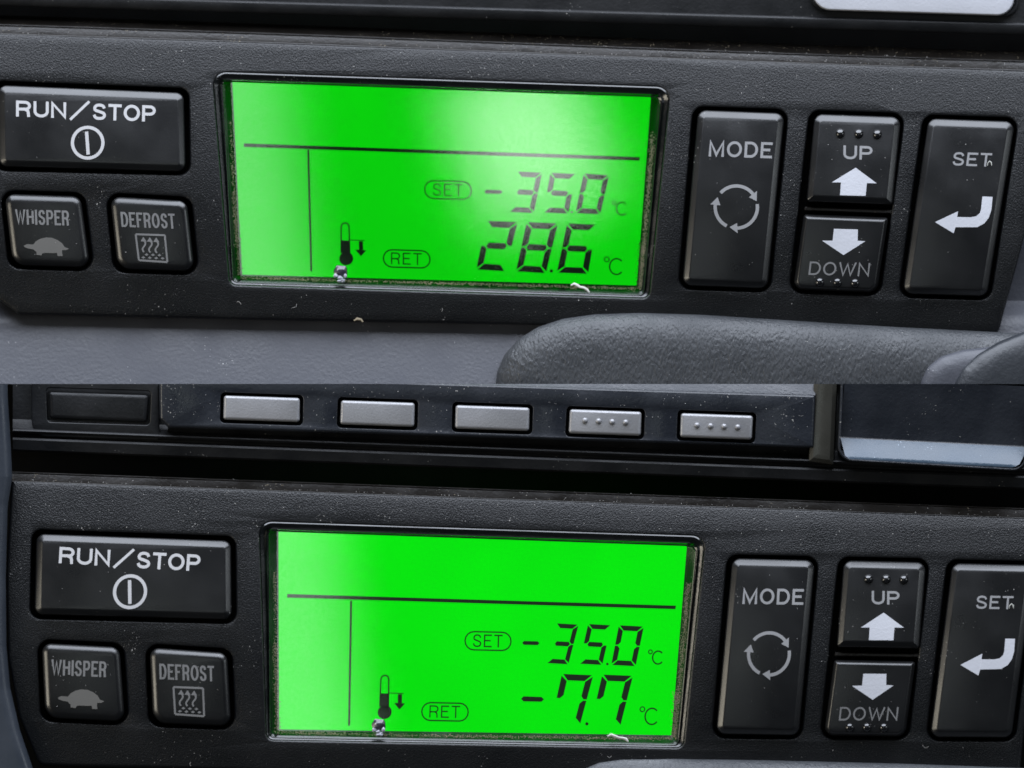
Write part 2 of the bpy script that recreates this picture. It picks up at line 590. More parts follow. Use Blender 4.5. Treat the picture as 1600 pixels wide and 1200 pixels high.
# ------------------------------------------------------------------ the lower dashboard repeats the upper one,
# photographed from a slightly different place: fit the shift between the two
PAIRS = [((25,181),(90,882)),((243,165),(317,864.5)),((137,223),(204,924.5)),((287,147),(359,848)),((290,268),(361,968)),
 ((24,327),(76,1032)),((107,352),(163,1057)),((37,384),(88,1092)),((108,389),(159,1098)),((188,331),(251,1035)),((272,336),(338,1038)),
 ((210,364),(272,1069.5)),((263,411),(324,1117)),((141,418),(198,1128)),((303,424),(365,1134)),((333,113),(403,815)),((1046,137),(1104,838)),
 ((382,226),(447,934)),((1000,248),(1052,952)),((486,424),(543,1135)),((539,348),(599,1057)),((541,413),(599,1124)),((599,403),(656,1113)),
 ((672,406),(729,1114)),((663,295),(722,1002)),((737,298),(796,1003)),((981,327),(1035,1031)),((976,418),(1028,1124)),
 ((1109,220),(1166,915)),((1207,246),(1260,942)),((1150,323),(1207,1018)),((1318,228),(1364,922)),((1363,228),(1405,922)),
 ((1337,262),(1382,958)),((1317,398),(1364,1092)),((1264,409),(1316,1104)),((1359,431),(1404,1123)),((1489,250),(1522,943)),
 ((1550,239),(1581,933)),((1461,347),(1501,1040)),((1540,308),(1575,1000)),((1067,446),(1123,1146)),((1411,459),(1451,1153)),
 ((363,127),(437,830)),((1017,152),(1068,856)),((995,446),(1046,1147)),((378,428),(438,1138))]
def basis(x, y):
    u, v = (x - 800) / 800, (y - 280) / 200
    return [1, u, v, u * u, u * v, v * v, u * u * u]
_A = np.array([basis(*a) for a, b in PAIRS])
_B = np.array([b for a, b in PAIRS])
_cf = np.linalg.lstsq(_A, _B, rcond=None)[0]
_res = _A @ _cf - _B
print('fit residual max', np.abs(_res).max(), 'rms', (_res ** 2).mean() ** .5)
def to_lower(x, y):
    r = np.array(basis(x, y)) @ _cf
    return (float(r[0]), float(r[1]))
def same(x, y):
    return (x, y)

LOW = 70.0      # the lower dashboard sits a little nearer

# ------------------------------------------------------------------ temperature controller
def controller(lower):
    Mp = to_lower if lower else same
    H0 = LOW if lower else 0.0
    def bend(x, y):
        yt = (750 + 0.036 * x) if lower else (52 + 0.0356 * x)
        v = (y - yt) / 430.0
        return H0 + 8 - 52 * (1 - v) ** 2 - 25 * v * v
    flatb = lambda x, y: H0
    reading = 'minus 7.7' if lower else '28.6'
    t = thing('temperature_controller', W(*( (860, 1200) if lower else (800, 505)), H0 - 50),
              'black fridge control panel, green display reading %s, %s' % (
                  reading, 'below the small silver stereo keys' if lower else 'above the grained grey pad'),
              'control panel', 'black fridge control panels with green displays')
    q = lambda cs: [Mp(*c) for c in cs]
    # key caps (upper coordinates)
    keys = [
        ('rs', [(-3, 133), (287, 145), (290, 268), (-1, 260)], 13),
        ('wh', [(7, 303), (126, 307), (141, 418), (20, 414)], [14, 16, 16, 24]),
        ('de', [(172, 307), (292, 314), (304, 424), (184, 420)], [14, 16, 16, 24]),
        ('mo', [(1091, 172), (1226, 177), (1199, 451), (1066, 446)], 14),
        ('up', [(1273, 178), (1408, 183), (1394, 320), (1260, 315)], [14, 14, 5, 5]),
        ('do', [(1256, 335), (1388, 340), (1370, 457), (1239, 452)], [5, 5, 16, 14]),
        ('se', [(1451, 185), (1586, 190), (1542, 463), (1410, 459)], 14),
    ]
    if lower:      # measured on the lower panel where it differs
        keys[0] = ('rs', [(57, 834), (361, 845), (362, 968), (54, 960)], 13)
    slots = [
        [(-10, 126), (295, 138), (297, 273), (-8, 266)],
        [(0, 297), (132, 301), (147, 423), (14, 419)],
        [(165, 301), (299, 308), (310, 429), (178, 425)],
        [(1083, 166), (1232, 171), (1203, 456), (1060, 451)],
        [(1265, 172), (1414, 177), (1375, 461), (1233, 457)],
        [(1443, 179), (1592, 184), (1547, 468), (1404, 464)],
    ]
    srad = [16, 20, 20, 18, 18, 18]
    window = [(332, 113), (1047, 137), (1014, 466), (359, 445)]
    holes = []
    for i, s in enumerate(slots):
        s = q(s) if not (lower and i == 0) else [(50, 827), (368, 838), (369, 974), (47, 966)]
        holes.append((s, srad[i]))
    holes.append((q(window), [20, 20, 12, 12]))
    if lower:
        outer = [(18, 750), (1700, 812), (1690, 900), (1600, 1142), (1592, 1222), (800, 1214), (62, 1196), (30, 1120), (13, 1030), (10, 900)]
        orad = [5, 5, 5, 10, 20, 30, 14, 60, 80, 80]
    else:
        outer = [(-120, 47), (400, 65), (800, 80), (1200, 95), (1690, 113), (1665, 150), (1599, 375), (1560, 520), (1200, 513), (800, 507), (400, 500), (28, 491), (-4, 466), (-60, 400)]
        orad = [5, 60, 60, 60, 5, 20, 30, 10, 50, 50, 50, 10, 20, 40]
    bm = pierced(outer, orad, holes,
                 [(4.5, 0), (3.0, -0.4), (1.4, -1.6), (0.4, -3.6), (0, -7), (0, -75)],
                 [(3.2, 0), (2.1, -0.35), (1.1, -1.1), (0.35, -2.3), (0, -4.6), (0, -48)])
    finish('fascia', bm, M['fascia'], t, bend, slices=30, angle=40)
    # back wall of the key wells
    bm = bmesh.new()
    for s, r in holes[:-1]:
        bm2 = bmesh.new()
        bm2.faces.new(loop(bm2, rpoly(s, r, -3), -44))
        finish('well_back', bm2, M['black'], t, bend)
    bm.free()

    # dusty flange along the top edge
    xs = [i * 1660 / 40 for i in range(-3, 41)] if not lower else [19 + i * 1640 / 40 for i in range(41)]
    if lower:
        base = [(x, 751 + 0.0363 * (x - 20)) for x in xs]
    else:
        base = [(x, 52 + 0.0356 * x - 1.2 * math.sin(x / 800 * math.pi)) for x in xs]
    top = 14.5
    bm = sweep(base, [(2.5, -3), (1.2, -0.3), (0.2, -0.6), (-0.6, -3.0), (-1.4, -5.0), (-top + 2.4, -12), (-top + 1.3, -9.8), (-top + .5, -10.2), (-top, -13), (-top, -22), (-top - 1, -30), (-top - 13, -44), (-top - 14, -80)] if not lower else [(2.5, -3), (1.2, -0.3), (0.2, -0.6), (-0.6, -3.0), (-1.4, -5.0), (-top + 2.4, -12), (-top + 1.3, -9.8), (-top + .5, -10.2), (-top, -13), (-top, -80)])
    finish('flange', bm, M['flange'], t, bend, angle=50)

    # display: bezel ring, backlit screen, window
    lcdq = [(363, 127), (1017, 152), (995, 446), (378, 429)]
    bm = bmesh.new()
    ws = q(window)
    lc = q(lcdq)
    # ring loops: window edge -> lip -> sloping wall -> screen edge
    rings = []
    def ring(cs, r, h): rings.append(loop(bm, rpoly(cs, r, 0, 7), h))
    def mix(a, b, k): return [(a[i][0] * (1 - k[i]) + b[i][0] * k[i], a[i][1] * (1 - k[i]) + b[i][1] * k[i]) for i in range(4)]
    ring(rq(ws, -0.5), [20, 20, 12, 12], -33)
    ring(rq(ws, 1.2), [19, 19, 11, 11], -31.5)
    ring(rq(ws, 3), [17, 17, 10, 10], -33)
    lip = q([(343, 124), (1036, 148), (1004, 459), (366, 438)])
    ring(lip, [10, 10, 8, 8], -38)
    inner = q([(352, 125.5), (1026, 150), (1000, 454), (371, 434)])
    ring(inner, [6, 6, 4, 4], -45)
    ring(lc, [2, 2, 2, 2], -52)
    ring(rq(lc, -1.5), [2, 2, 2, 2], -60)
    for a, b in zip(rings, rings[1:]): bridge(bm, a, b)
    finish('bezel', bm, M['bezel'], t, flatb, angle=28)
    bm = flat([rq(lc, -6)], -55)
    scr = finish('screen', bm, M['lcd2' if lower else 'lcd'], t, flatb)
    # acrylic window with a rounded rim
    wq = rq(ws, 4)
    bm = bmesh.new()
    v = loop(bm, rpoly(rq(lc, -2.5), 2, 0), -40)
    bm.faces.new(v)
    finish('display_window', bm, M['lens2' if lower else 'lens'], t, flatb)
    bm = bmesh.new()
    pr = [(0, -38), (0.2, -34), (1.0, -33.0), (1.9, -33.6), (2.6, -37)]
    prev = None
    edge = q([(346, 125), (1034, 150), (1007, 462.5), (363, 442)])
    for ins, h in pr:
        lp = loop(bm, rpoly(edge, [8, 14, 10, 9], ins), h)
        if prev: bridge(bm, prev, lp)
        prev = lp
    finish('window_rim', bm, M['bezel'], t, flatb, angle=60)

    # everything the screen shows
    hs = -54.2
    def mark(name, polys, mat='ink', mapped=True):
        return finish(name, flat(polys, hs, Mp=Mp if mapped else None), M[mat], scr_parent(scr), flatb, smooth=False)
    mark('divider_line', [[(381, 224), (1000, 245.5), (999, 251), (381, 229.5)]])
    mark('divider_line', [[(480, 234), (483.2, 234), (488, 424), (484.8, 424)]])
    def pil(cx, cy, w, h, word, x0, x1, y0, y1):
        sl = 0.03
        mark('oval_outline', ribbon(pill(cx, cy, w, h, sl), 2.0, True), 'thin')
        bm = text_bm(word, (x0, y0 + sl * (x0 - cx)), (x1, y0 + sl * (x1 - cx)), (x0, y1 + sl * (x0 - cx)), 0.105, hs, Mp, spacing=1.25)
        finish('lettering', bm, M['thin'], scr_parent(scr), flatb, smooth=False)
    pil(700, 297, 73, 28, 'SET', 676, 723, 287, 306.5)
    pil(635.5, 404.5, 73, 27, 'RET', 611, 659, 395, 413.5)
    # thermometer symbol
    tube = [(533, 395)] + [(533, 355)] + arc(539.2, 354.5, 6.2, 6.2, 180, 360, 8) + [(546.5, 395)]
    mark('thermometer_symbol', ribbon(tube, 2.2) + [[(533, 375.5), (546.5, 376), (547, 398), (534, 398)]] +
         [arc(541, 404, 11, 10.5, 0, 345, 22)], 'ink')
    mark('level_arrow', ribbon([(546, 375), (570, 376)], 1.4) + [[(560.5, 377), (567, 377), (567.5, 390.5), (561, 390.5)], [(555, 390), (572.5, 391), (564, 400.5)]], 'ink')
    # degree C marks
    def degc(cx, cy, s):
        mark('degree_mark', ribbon(arc(cx - 11 * s, cy - 9.5 * s, 3.2 * s, 3.2 * s, 0, 330, 12), 1.6, True) +
             ribbon(arc(cx + 2 * s, cy, 9.2 * s, 10.5 * s, -42, -318, 22), 2.2), 'thin')
    degc(970, 326, 0.95)
    degc(961, 416.5, 1.18)
    # digits
    if lower:
        digs = [('3', [(869, 974), (904, 976), (888, 1038), (854, 1036)]), ('5', [(919, 975), (955, 977), (941, 1039), (905, 1037)]),
                ('0', [(967, 977), (1006, 979), (993, 1041), (955, 1039)]),
                ('7', [(878, 1053), (927, 1055), (906, 1133), (861, 1130)]), ('7', [(941, 1054), (989, 1056), (969, 1135), (923, 1132)])]
        minus = [[(816, 1004), (819, 1001.5), (840, 1002), (843, 1005), (840, 1008), (818, 1007.5)],
                 [(814, 1092), (818, 1088), (846, 1089), (850, 1092.5), (846, 1096.5), (818, 1096)]]
        dots = [(949, 1037.5, 2), (917, 1131, 2.6)]
    else:
        digs = [('3', [(808, 268), (847, 270), (834, 333), (795, 331)]), ('5', [(860, 270), (900, 272), (888, 334), (849, 332)]),
                ('0', [(912, 271), (952, 274), (938, 335), (899, 333)]),
                ('2', [(760, 345), (809, 347), (790, 424), (744, 421)]), ('8', [(823, 347), (872, 349), (853, 427), (806, 424)]),
                ('6', [(886, 349), (932, 351), (919, 428), (870, 426)])]
        minus = [[(757, 299), (760, 296.5), (782, 297), (785, 300), (782, 303), (759, 302.5)]]
        dots = [(893.5, 331.5, 2), (861.5, 423.5, 2.6)]
    for ch, cs in digs:
        for k, pl in seg_digit(cs, DIG[ch]).items():
            mark('digit_segment', [pl], mapped=False)
    for m_ in minus:
        mark('minus_sign', [m_], mapped=False)
    for x, y, r in dots:
        mark('decimal_point', [arc(x, y, r, r, 0, 330, 11)], mapped=False)

    # ---- keys
    prof = [(0, -30), (0, 3), (0.25, 5.5), (1.0, 7.8), (2.2, 8.9), (7.8, 12.9), (9.0, 13.7), (10.2, 14.1), (11.2, 14.3)]
    prof_s = [(0, -30), (0, 4), (0.4, 6.4), (1.6, 8.4), (3.6, 10.2), (6.2, 11.8), (8.4, 12.6), (10.5, 13)]
    FH = 14.3
    lab = {'rs': 'wide key lettered RUN/STOP with a power ring', 'wh': 'small key lettered WHISPER with a tortoise',
           'de': 'small key lettered DEFROST with rising arrows', 'mo': 'tall key lettered MODE with circling arrows',
           'up': 'key lettered UP with an up arrow and three bumps', 'do': 'key lettered DOWN with a down arrow and three bumps',
           'se': 'tall key lettered SET with a bent arrow'}
    K = {}
    for name, cs, r in keys:
        cs2 = cs if (lower and name == 'rs') else q(cs)
        sm = name in ('wh', 'de')
        pf = prof_s if sm else prof
        if name == 'do':
            pf = [(0, -30), (0, 4), (0.8, 8.0), (4.5, 13.0), (6.0, 14.0), (8, 14.3)]
        bm = raised(cs2, r, pf, n=9)
        K[name] = finish('key', bm, M['cap'], t, bend, slices=16, angle=38, label=lab[name])
    def letter(k, word, tl, tr, bl, wt, mat, hh=FH, spacing=1.0, extra=None):
        bm = text_bm(word, tl, tr, bl, wt, hh + 0.5, Mp, spacing)
        if extra:
            flat(extra, hh + 0.5, bm, Mp)
        finish('lettering', bm, M[mat], K[k], bend, smooth=False)
    def icon(k, polys, mat, hh=FH, name='icon'):
        finish(name, flat(polys, hh + 0.5, Mp=Mp), M[mat], K[k], bend, smooth=False)
    bm = text_bm('RUN', (25, 157), (103.5, 160), (25, 182), 0.18, FH + .5, Mp, 0.75)
    text_bm('STOP', (145, 161.5), (243.5, 165), (144.5, 187), 0.18, FH + .5, Mp, 0.75, bm=bm)
    flat(ribbon([(109.5, 187), (139.5, 158.5)], 4.2), FH + .5, bm, Mp)
    finish('lettering', bm, M['white'], K['rs'], bend, smooth=False)
    icon('rs', ribbon(arc(137, 223, 23.8, 24, 0, 352.5, 47), 5.0, True), 'white', name='ring_icon')
    icon('rs', ribbon([(135.2, 205.5), (137.8, 241.5)], 5.2), 'white', name='power_bar')
    letter('wh', 'WHISPER', (23.5, 327), (107.5, 329), (24.5, 350.5), 0.14, 'dim', 13.4, 0.9)
    icon('wh', [[(37, 384), (42, 381.5), (52, 382), (56, 377), (63, 373), (72, 371), (81, 371.5), (90, 375), (97, 380), (101, 386),
                 (108, 388.5), (103, 390.8), (97, 390.8), (97, 395), (98, 400), (90, 400), (89, 395), (84, 395.5), (70, 395), (66, 396),
                 (65, 399), (57, 398), (57, 394), (52, 389.5), (45, 388.5), (39, 386.5)]], 'grey2', 13.6, name='tortoise_icon')
    letter('de', 'DEFROST', (188, 331), (272.5, 334), (190, 354.5), 0.14, 'dim', 13.4, 0.9)
    sq = [(212, 366), (257.5, 367.5), (261.5, 409.5), (217, 406.5)]
    pol = ribbon([sq[0], sq[1]], 3) + ribbon([sq[1], sq[2]], 3) + ribbon([sq[2], sq[3]], 3) + ribbon([sq[3], sq[0]], 3)
    icon('de', pol, 'dim', 13.6, name='square_outline')
    for ax, ay in ((224, 371), (234, 371.5), (244, 372)):
        pts = [(ax + 1 + 2.3 * math.sin(i / 9 * 2 * math.pi), ay + 5 + i * 2.0) for i in range(10)]
        icon('de', ribbon(pts, 2.6) + [[(ax, ay - 1), (ax + 5, ay + 6.5), (ax - 4.5, ay + 6)]], 'dim', 13.6, name='heat_arrow')
    pol = []
    for dx, dy in ((224, 402.5), (234, 403), (244, 403.5), (254, 404), (229, 398), (239, 398.5), (249, 399)):
        pol.append([(dx - 3.2, dy), (dx, dy - 2.4), (dx + 3.2, dy), (dx, dy + 1.6)])
    icon('de', pol, 'dim', 13.6, name='frost_dots')
    letter('mo', 'MODE', (1108.5, 219.5), (1207.5, 222.5), (1107, 244.5), 0.165, 'grey', spacing=1.0)
    cx, cy, R = 1150.5, 323.5, 33
    for a0, a1 in ((222, 322), (352, 452 - 5), (117, 186)):
        pts = arc(cx, cy, R, R, a0, a1, 14)
        ta = math.radians(a1)
        tip = math.radians(a1 + 22)
        tri = [(cx + (R - 8) * math.cos(ta), cy + (R - 8) * math.sin(ta)), (cx + (R + 8) * math.cos(ta), cy + (R + 8) * math.sin(ta)),
               (cx + R * math.cos(tip), cy + R * math.sin(tip))]
        icon('mo', ribbon(pts, 5.2) + [tri], 'grey', name='circling_arrow')
    letter('up', 'UP', (1318, 227), (1363.5, 228.5), (1317.5, 248.5), 0.18, 'grey', spacing=.9)
    icon('up', [[(1337, 262), (1370, 286.5), (1354.5, 286), (1352.5, 306), (1312.5, 305), (1314, 285), (1299.5, 285)]], 'bright', name='up_arrow')
    icon('do', [[(1303, 357.5), (1340.5, 358.5), (1340, 376), (1352, 377), (1318, 398.5), (1284.5, 376), (1301, 376)]], 'bright', name='down_arrow')
    letter('do', 'DOWN', (1265.5, 408.5), (1360, 411), (1263, 429.5), 0.13, 'dim', spacing=1.0)
    letter('se', 'SET', (1490, 237.5), (1550.5, 239.5), (1487.5, 258.5), 0.155, 'grey', spacing=1.0)
    ent = [(1461, 347), (1497, 330), (1495.5, 339)] + [(1516, 339.5), (1525, 338), (1531, 333), (1533, 326), (1535, 307), (1551, 307.5), (1549, 328), (1545, 340), (1538, 349), (1527, 355)] + [(1493, 355), (1490, 364.5)]
    icon('se', [ent], 'bright', name='bent_arrow')
    for k, row in (('up', ((1313, 208), (1342, 208.5), (1371, 209.5))), ('do', ((1281, 441), (1308.5, 441.5), (1336, 442.5)))):
        for x, y in row:
            finish('bump', dome(x, y, 7.2, FH, 6.5, Mp=Mp, n=20, rings=6), M['nub'], K[k], bend, angle=80)

    bm = raised(q([(1258, 323), (1396, 328), (1395, 334), (1256, 329)]), 1, [(0, -40), (0, -8), (1.5, -6)])
    finish('key_divider', bm, M['flange'], t, bend)
    # ---- dust: pale specks on the face, brown grit round the screen and on the flange
    pts = []
    for _ in range(170):
        x = random.uniform(20, 1590); 
        yt = 54 + 0.0356 * x
        y = yt + abs(random.gauss(0, 1)) * 60
        if y < 480:
            px, py = Mp(x, y)
            if any(inside(px, py, rq(s, -2)) for s, r in holes): continue
            pts.append((px, py, 0))
    bm = specks(pts, (0.45, 1.0), lift=0.05)
    pts = []
    for nm, cs, r in keys:
        cs2 = cs if (lower and nm == 'rs') else q(cs)
        c4 = rq(cs2, 14)
        for _ in range(14):
            u, v = random.random(), random.random()
            a = Vector(c4[0]).lerp(Vector(c4[1]), u); b = Vector(c4[3]).lerp(Vector(c4[2]), u)
            p = a.lerp(b, v)
            pts.append((p.x, p.y, FH))
    specks(pts, (0.35, 0.75), bm=bm, lift=0.05)
    for _ in range(3):          # short hairs stuck to the face
        x, y = random.uniform(120, 1560), random.uniform(472, 484)
        a = random.uniform(0, 6.28); L_ = random.uniform(5, 11)
        hp = [Mp(x + L_ * k / 5 * math.cos(a + k * .28), y + L_ * k / 5 * math.sin(a + k * .28)) for k in range(6)]
        if any(inside(p[0], p[1], rq(s_, -4)) for p in hp for s_, r in holes): continue
        flat(ribbon(hp, 0.45), 0.4, bm)
    finish('dust', bm, M['dust'], t, bend, smooth=False, kind='stuff', fix=False)
    pts = []
    def along(a, b, n, wid, h):
        for _ in range(n):
            k = random.random()
            x = a[0] + (b[0] - a[0]) * k + random.gauss(0, wid[0]); y = a[1] + (b[1] - a[1]) * k + random.gauss(0, wid[1])
            px, py = Mp(x, y)
            pts.append((px, py, h))
    along((366, 300), (376, 432), 700, (2.2, 2), -43)
    along((360, 190), (366, 300), 160, (1.6, 2), -43)
    along((378, 434), (998, 451), 1300, (4, 1.3), -41)
    along((1020, 210), (1001, 448), 1000, (2.4, 2), -42)
    along((1001, 380), (999, 450), 400, (2.4, 2), -42)
    bm = specks(pts, (0.5, 1.3), lift=0.3)
    finish('grit', bm, M['brown'], t, flatb, smooth=False, kind='stuff', fix=False)
    pts = []
    for _ in range(330):
        x = random.uniform(30, 1590)
        yb = (751 + 0.0363 * (x - 20)) if lower else 52 + 0.0356 * x
        k = random.choice((0, 0, 1, random.random()))
        pts.append((x, yb - 1.5 - k * 12 + random.gauss(0, .6), -5 - k * 9))
    bm = specks(pts, (0.35, 0.95), lift=0.5)
    if not lower:
        pts = []
        for _ in range(420):
            x = random.uniform(120, 1600)
            k = random.random()
            pts.append((x, 52 + 0.0356 * x - top - 2 - 11 * k, -31 - 13 * k))
        g_ = specks(pts, (0.4, 1.0), lift=0.6)
        finish('grit', g_, M['brown'], t, bend, smooth=False, kind='stuff', fix=False)
    finish('flange_dust', bm, M['dust'], t, bend, smooth=False, kind='stuff', fix=False)
    return t, bend

def inside(x, y, poly):
    c = False
    n = len(poly)
    for i in range(n):
        x1, y1 = poly[i][0], poly[i][1]
        x2, y2 = poly[i - 1][0], poly[i - 1][1]
        if (y1 > y) != (y2 > y) and x < (x2 - x1) * (y - y1) / (y2 - y1) + x1:
            c = not c
    return c

def rq(cs, inset):
    """sharp quad moved inwards"""
    N = len(cs)
    P = [Vector((c[0], c[1])) for c in cs]
    L = []
    for i in range(N):
        a, b = P[i], P[(i + 1) % N]
        d = (b - a).normalized()
        L.append((a + Vector((-d.y, d.x)) * inset, d))
    out = []
    for i in range(N):
        (a, d1), (b, d2) = L[i - 1], L[i]
        den = d1.x * d2.y - d1.y * d2.x
        t = ((b.x - a.x) * d2.y - (b.y - a.y) * d2.x) / den
        out.append(tuple(a + d1 * t))
    return out

def scr_parent(o):
    return o

M['grey2'] = plastic('tortoise_print', (0.125, 0.122, 0.115), 0.6, spec=0.2, var=0.15, rvar=0.02)

# ------------------------------------------------------------------ setting behind everything
bm = flat([[(-400, -300), (2000, -300), (2000, 1500), (-400, 1500)]], -150)
tag(finish('dashboard_back_wall', bm, M['black']), kind='structure')

# ------------------------------------------------------------------ upper dashboard
up, bend_up = controller(False)

t = thing('car_stereo', W(800, 40, -40), 'dark edge of the stereo above the upper control panel, with one large silver key', 'stereo')
base = [(x, 9 + 0.0285 * x) for x in range(-120, 1760, 60)]
bm = sweep(base, [(-160, -62), (-19, -62), (-17.5, -59), (-16.5, -58), (-15, -57.6), (-3, -60), (-1, -62), (0, -66), (0, -130)])
finish('chassis', bm, M['stereo'], t, angle=50)
bm = raised([(1262, -90), (1592, -80), (1592, 27), (1266, 17)], [20, 20, 24, 26], [(0, -64), (0, -57), (1, -55), (3, -54.5), (5, -56), (6, -62)], cap=False)
finish('key_surround', bm, M['stereo'], t)
bm = raised([(1269, -90), (1585, -80), (1584, 25), (1270, 15)], [20, 20, 26, 28], [(0, -66), (0, -50), (.6, -47.5), (2, -46), (5, -45.4)])
finish('silver_key', bm, M['bright'], t)

# trim below the upper control panel
bm = bmesh.new()
nx, ny = 70, 24
def trim_h(x, y):
    k = min(1, max(0, (y - 472) / 24.0)) 
    h = -82 + 34 * k * k * (3 - 2 * k) + 36 * max(0, y - 490) / 110.0
    h += 5 * math.exp(-((x - 10) / 40) ** 2 - ((y - 492) / 14) ** 2)
    return h
g = [[bm.verts.new((-140 + 1900 * i / nx, 360 + 240 * j / ny, trim_h(-140 + 1900 * i / nx, 360 + 240 * j / ny))) for j in range(ny + 1)] for i in range(nx + 1)]
for i in range(nx):
    for j in range(ny):
        bm.faces.new((g[i][j], g[i + 1][j], g[i + 1][j + 1], g[i][j + 1]))
o = finish('dashboard_trim', bm, M['trim'])
tag(o, 'smooth blue grey dashboard trim running under the upper control panel', 'dashboard trim')

pad = [(1720, 527), (1560, 519), (1400, 511), (1300, 505), (1200, 498.5), (1100, 492), (1000, 489), (930, 491), (880, 498), (840, 511), (810, 530), (789, 553), (777, 580), (772, 620), (770, 760), (1720, 760)]
bm = raised(pad, [30] * 13 + [60, 5, 5], [(0, -30), (0, -10), (1.5, -5), (4, 0), (9, 6), (16, 11), (26, 16), (40, 20), (58, 22), (80, 23)], n=3)
o = finish('grained_pad', bm, M['leather'], clip=('y', 600, True), angle=60)
tag(o, 'large leather grained grey pad bulging up under the upper control panel', 'dashboard pad')
p2 = [(1436, 760), (1436, 600), (1448, 573), (1470, 556), (1505, 546), (1560, 540), (1720, 536), (1720, 760)]
bm = raised(p2, [5, 40, 30, 30, 40, 40, 5, 5], [(0, 12), (1.5, 24), (4, 28), (9, 32), (18, 36), (30, 38)], n=3)
o = finish('dashboard_hump', bm, M['trim'], clip=('y', 600, True), angle=60)
tag(o, 'pale narrow hump between the grained pad and the dark corner cover', 'dashboard hump')
p3 = [(1484, 760), (1488, 600), (1503, 574), (1528, 552), (1560, 534), (1600, 518), (1720, 498), (1720, 760)]
bm = raised(p3, [5, 40, 40, 50, 50, 50, 5, 5], [(0, 10), (1.5, 36), (5, 42), (12, 47), (24, 51), (40, 53)], n=3)
o = finish('corner_cover', bm, M['smooth'], clip=('y', 600, True), angle=60)
tag(o, 'dark smooth rounded cover at the right end under the upper control panel', 'cover')

# ------------------------------------------------------------------ lower dashboard
low, bend_low = controller(True)
fl = lambda x, y: LOW - 30
fs = lambda x, y: LOW

t = thing('car_stereo', W(800, 735, LOW - 60), 'dark stereo face with five small silver keys above the lower control panel', 'stereo')
CL = ('y', 600, False)
base = [(x, 672 + 0.038 * x) for x in range(20, 1760, 40)]
bm = sweep(base, [(-160, -34), (-18, -34), (-5, -20), (-2, -13), (0, -12), (2.5, -14), (6, -24), (8.5, -25), (11, -18), (14, -16.5), (29, -20), (31, -23), (32, -30), (32, -120)])
finish('chassis', bm, M['stereo'], t, fl, clip=CL, angle=35)
# left bay with its dim key
bm = pierced([(48, 560), (247, 566), (250, 688), (50, 682)], [10, 10, 5, 24], [([(72, 606), (236, 611), (234, 664), (74, 659)], 6)],
             [(3, 0), (1, -1), (0, -4), (0, -20)], [(1.5, 0), (.5, -.7), (0, -2.5), (0, -14)])
for v in bm.verts: v.co.z -= 16
finish('side_bay', bm, M['stereo'], t, fl, clip=CL)
bm = raised([(76, 612), (232, 617), (229, 659.5), (78, 653.5)], 5, [(0, -32), (0, -19), (1, -16.5), (3.5, -15), (6, -14.6)])
finish('dark_key', bm, M['stereo'], t, fl, clip=CL)
# key plate
keys5 = [[(350, 618), (468.5, 622), (468, 659.5), (349, 655.5)], [(533, 625.5), (648, 629.5), (647, 667), (531.5, 663)],
         [(712, 633), (827.5, 637), (826.5, 673.5), (711, 669.5)], [(890.5, 639.5), (1002.5, 643.5), (1001, 681), (888.5, 677)],
         [(1064, 645.5), (1176.5, 649.5), (1174.5, 687), (1062.5, 683)]]
bm = pierced([(249, 586), (1274, 617), (1271, 700), (264, 668), (250, 654)], [4, 4, 4, 6, 6],
             [(rq(k, -5), 7) for k in keys5],
             [(4, 0), (2.2, -.8), (.8, -2.6), (0, -6), (-1, -30)], [(1.8, 0), (.8, -.5), (.1, -2), (0, -16)])
for v in bm.verts: v.co.z += 4
finish('key_plate', bm, M['plate'], t, fl, clip=CL, angle=40)
for k in keys5:
    bm = bmesh.new()
    bm.faces.new(loop(bm, rpoly(k, 6, -7), -12))
    finish('well_back', bm, M['black'], t, fl)
# underside of the plate and the ledge above it
bm = sweep([(x, 655.5 + 0.034 * x) for x in range(262, 1290, 40)], [(0, -3), (12, -26), (16, -30)])
finish('plate_underside', bm, M['stereo'], t, fl)
bm = sweep([(x, 586 + 31 * (x - 249) / 1025.0) for x in range(249, 1280, 41)], [(-60, -60), (-2, -2), (0.5, 1)])
finish('upper_ledge', bm, M['plate'], t, fl, clip=CL)
for i, k in enumerate(keys5):
    bm = raised(k, 4.5, [(0, -14), (0, 4), (.7, 6.2), (2.2, 7.6), (4.5, 8.2)])
    ko = finish('silver_key', bm, M['silver'], t, fl, clip=CL)
    if i >= 3:
        for j in range(4):
            x = (914, 1089)[i - 3] + j * 21.2
            y = (657, 664.5)[i - 3] + j * 1.0
            finish('bump', dome(x, y, 4.6, 8.2, 4.2), M['silver'], ko, fl)
# pillar and scooped door at the right
bm = raised([(1275, 520), (1312, 520), (1304, 728), (1262, 722)], 4, [(0, -30), (2, -6), (8, 0), (14, 1)])
finish('pillar', bm, M['olive'], t, fl, clip=CL)
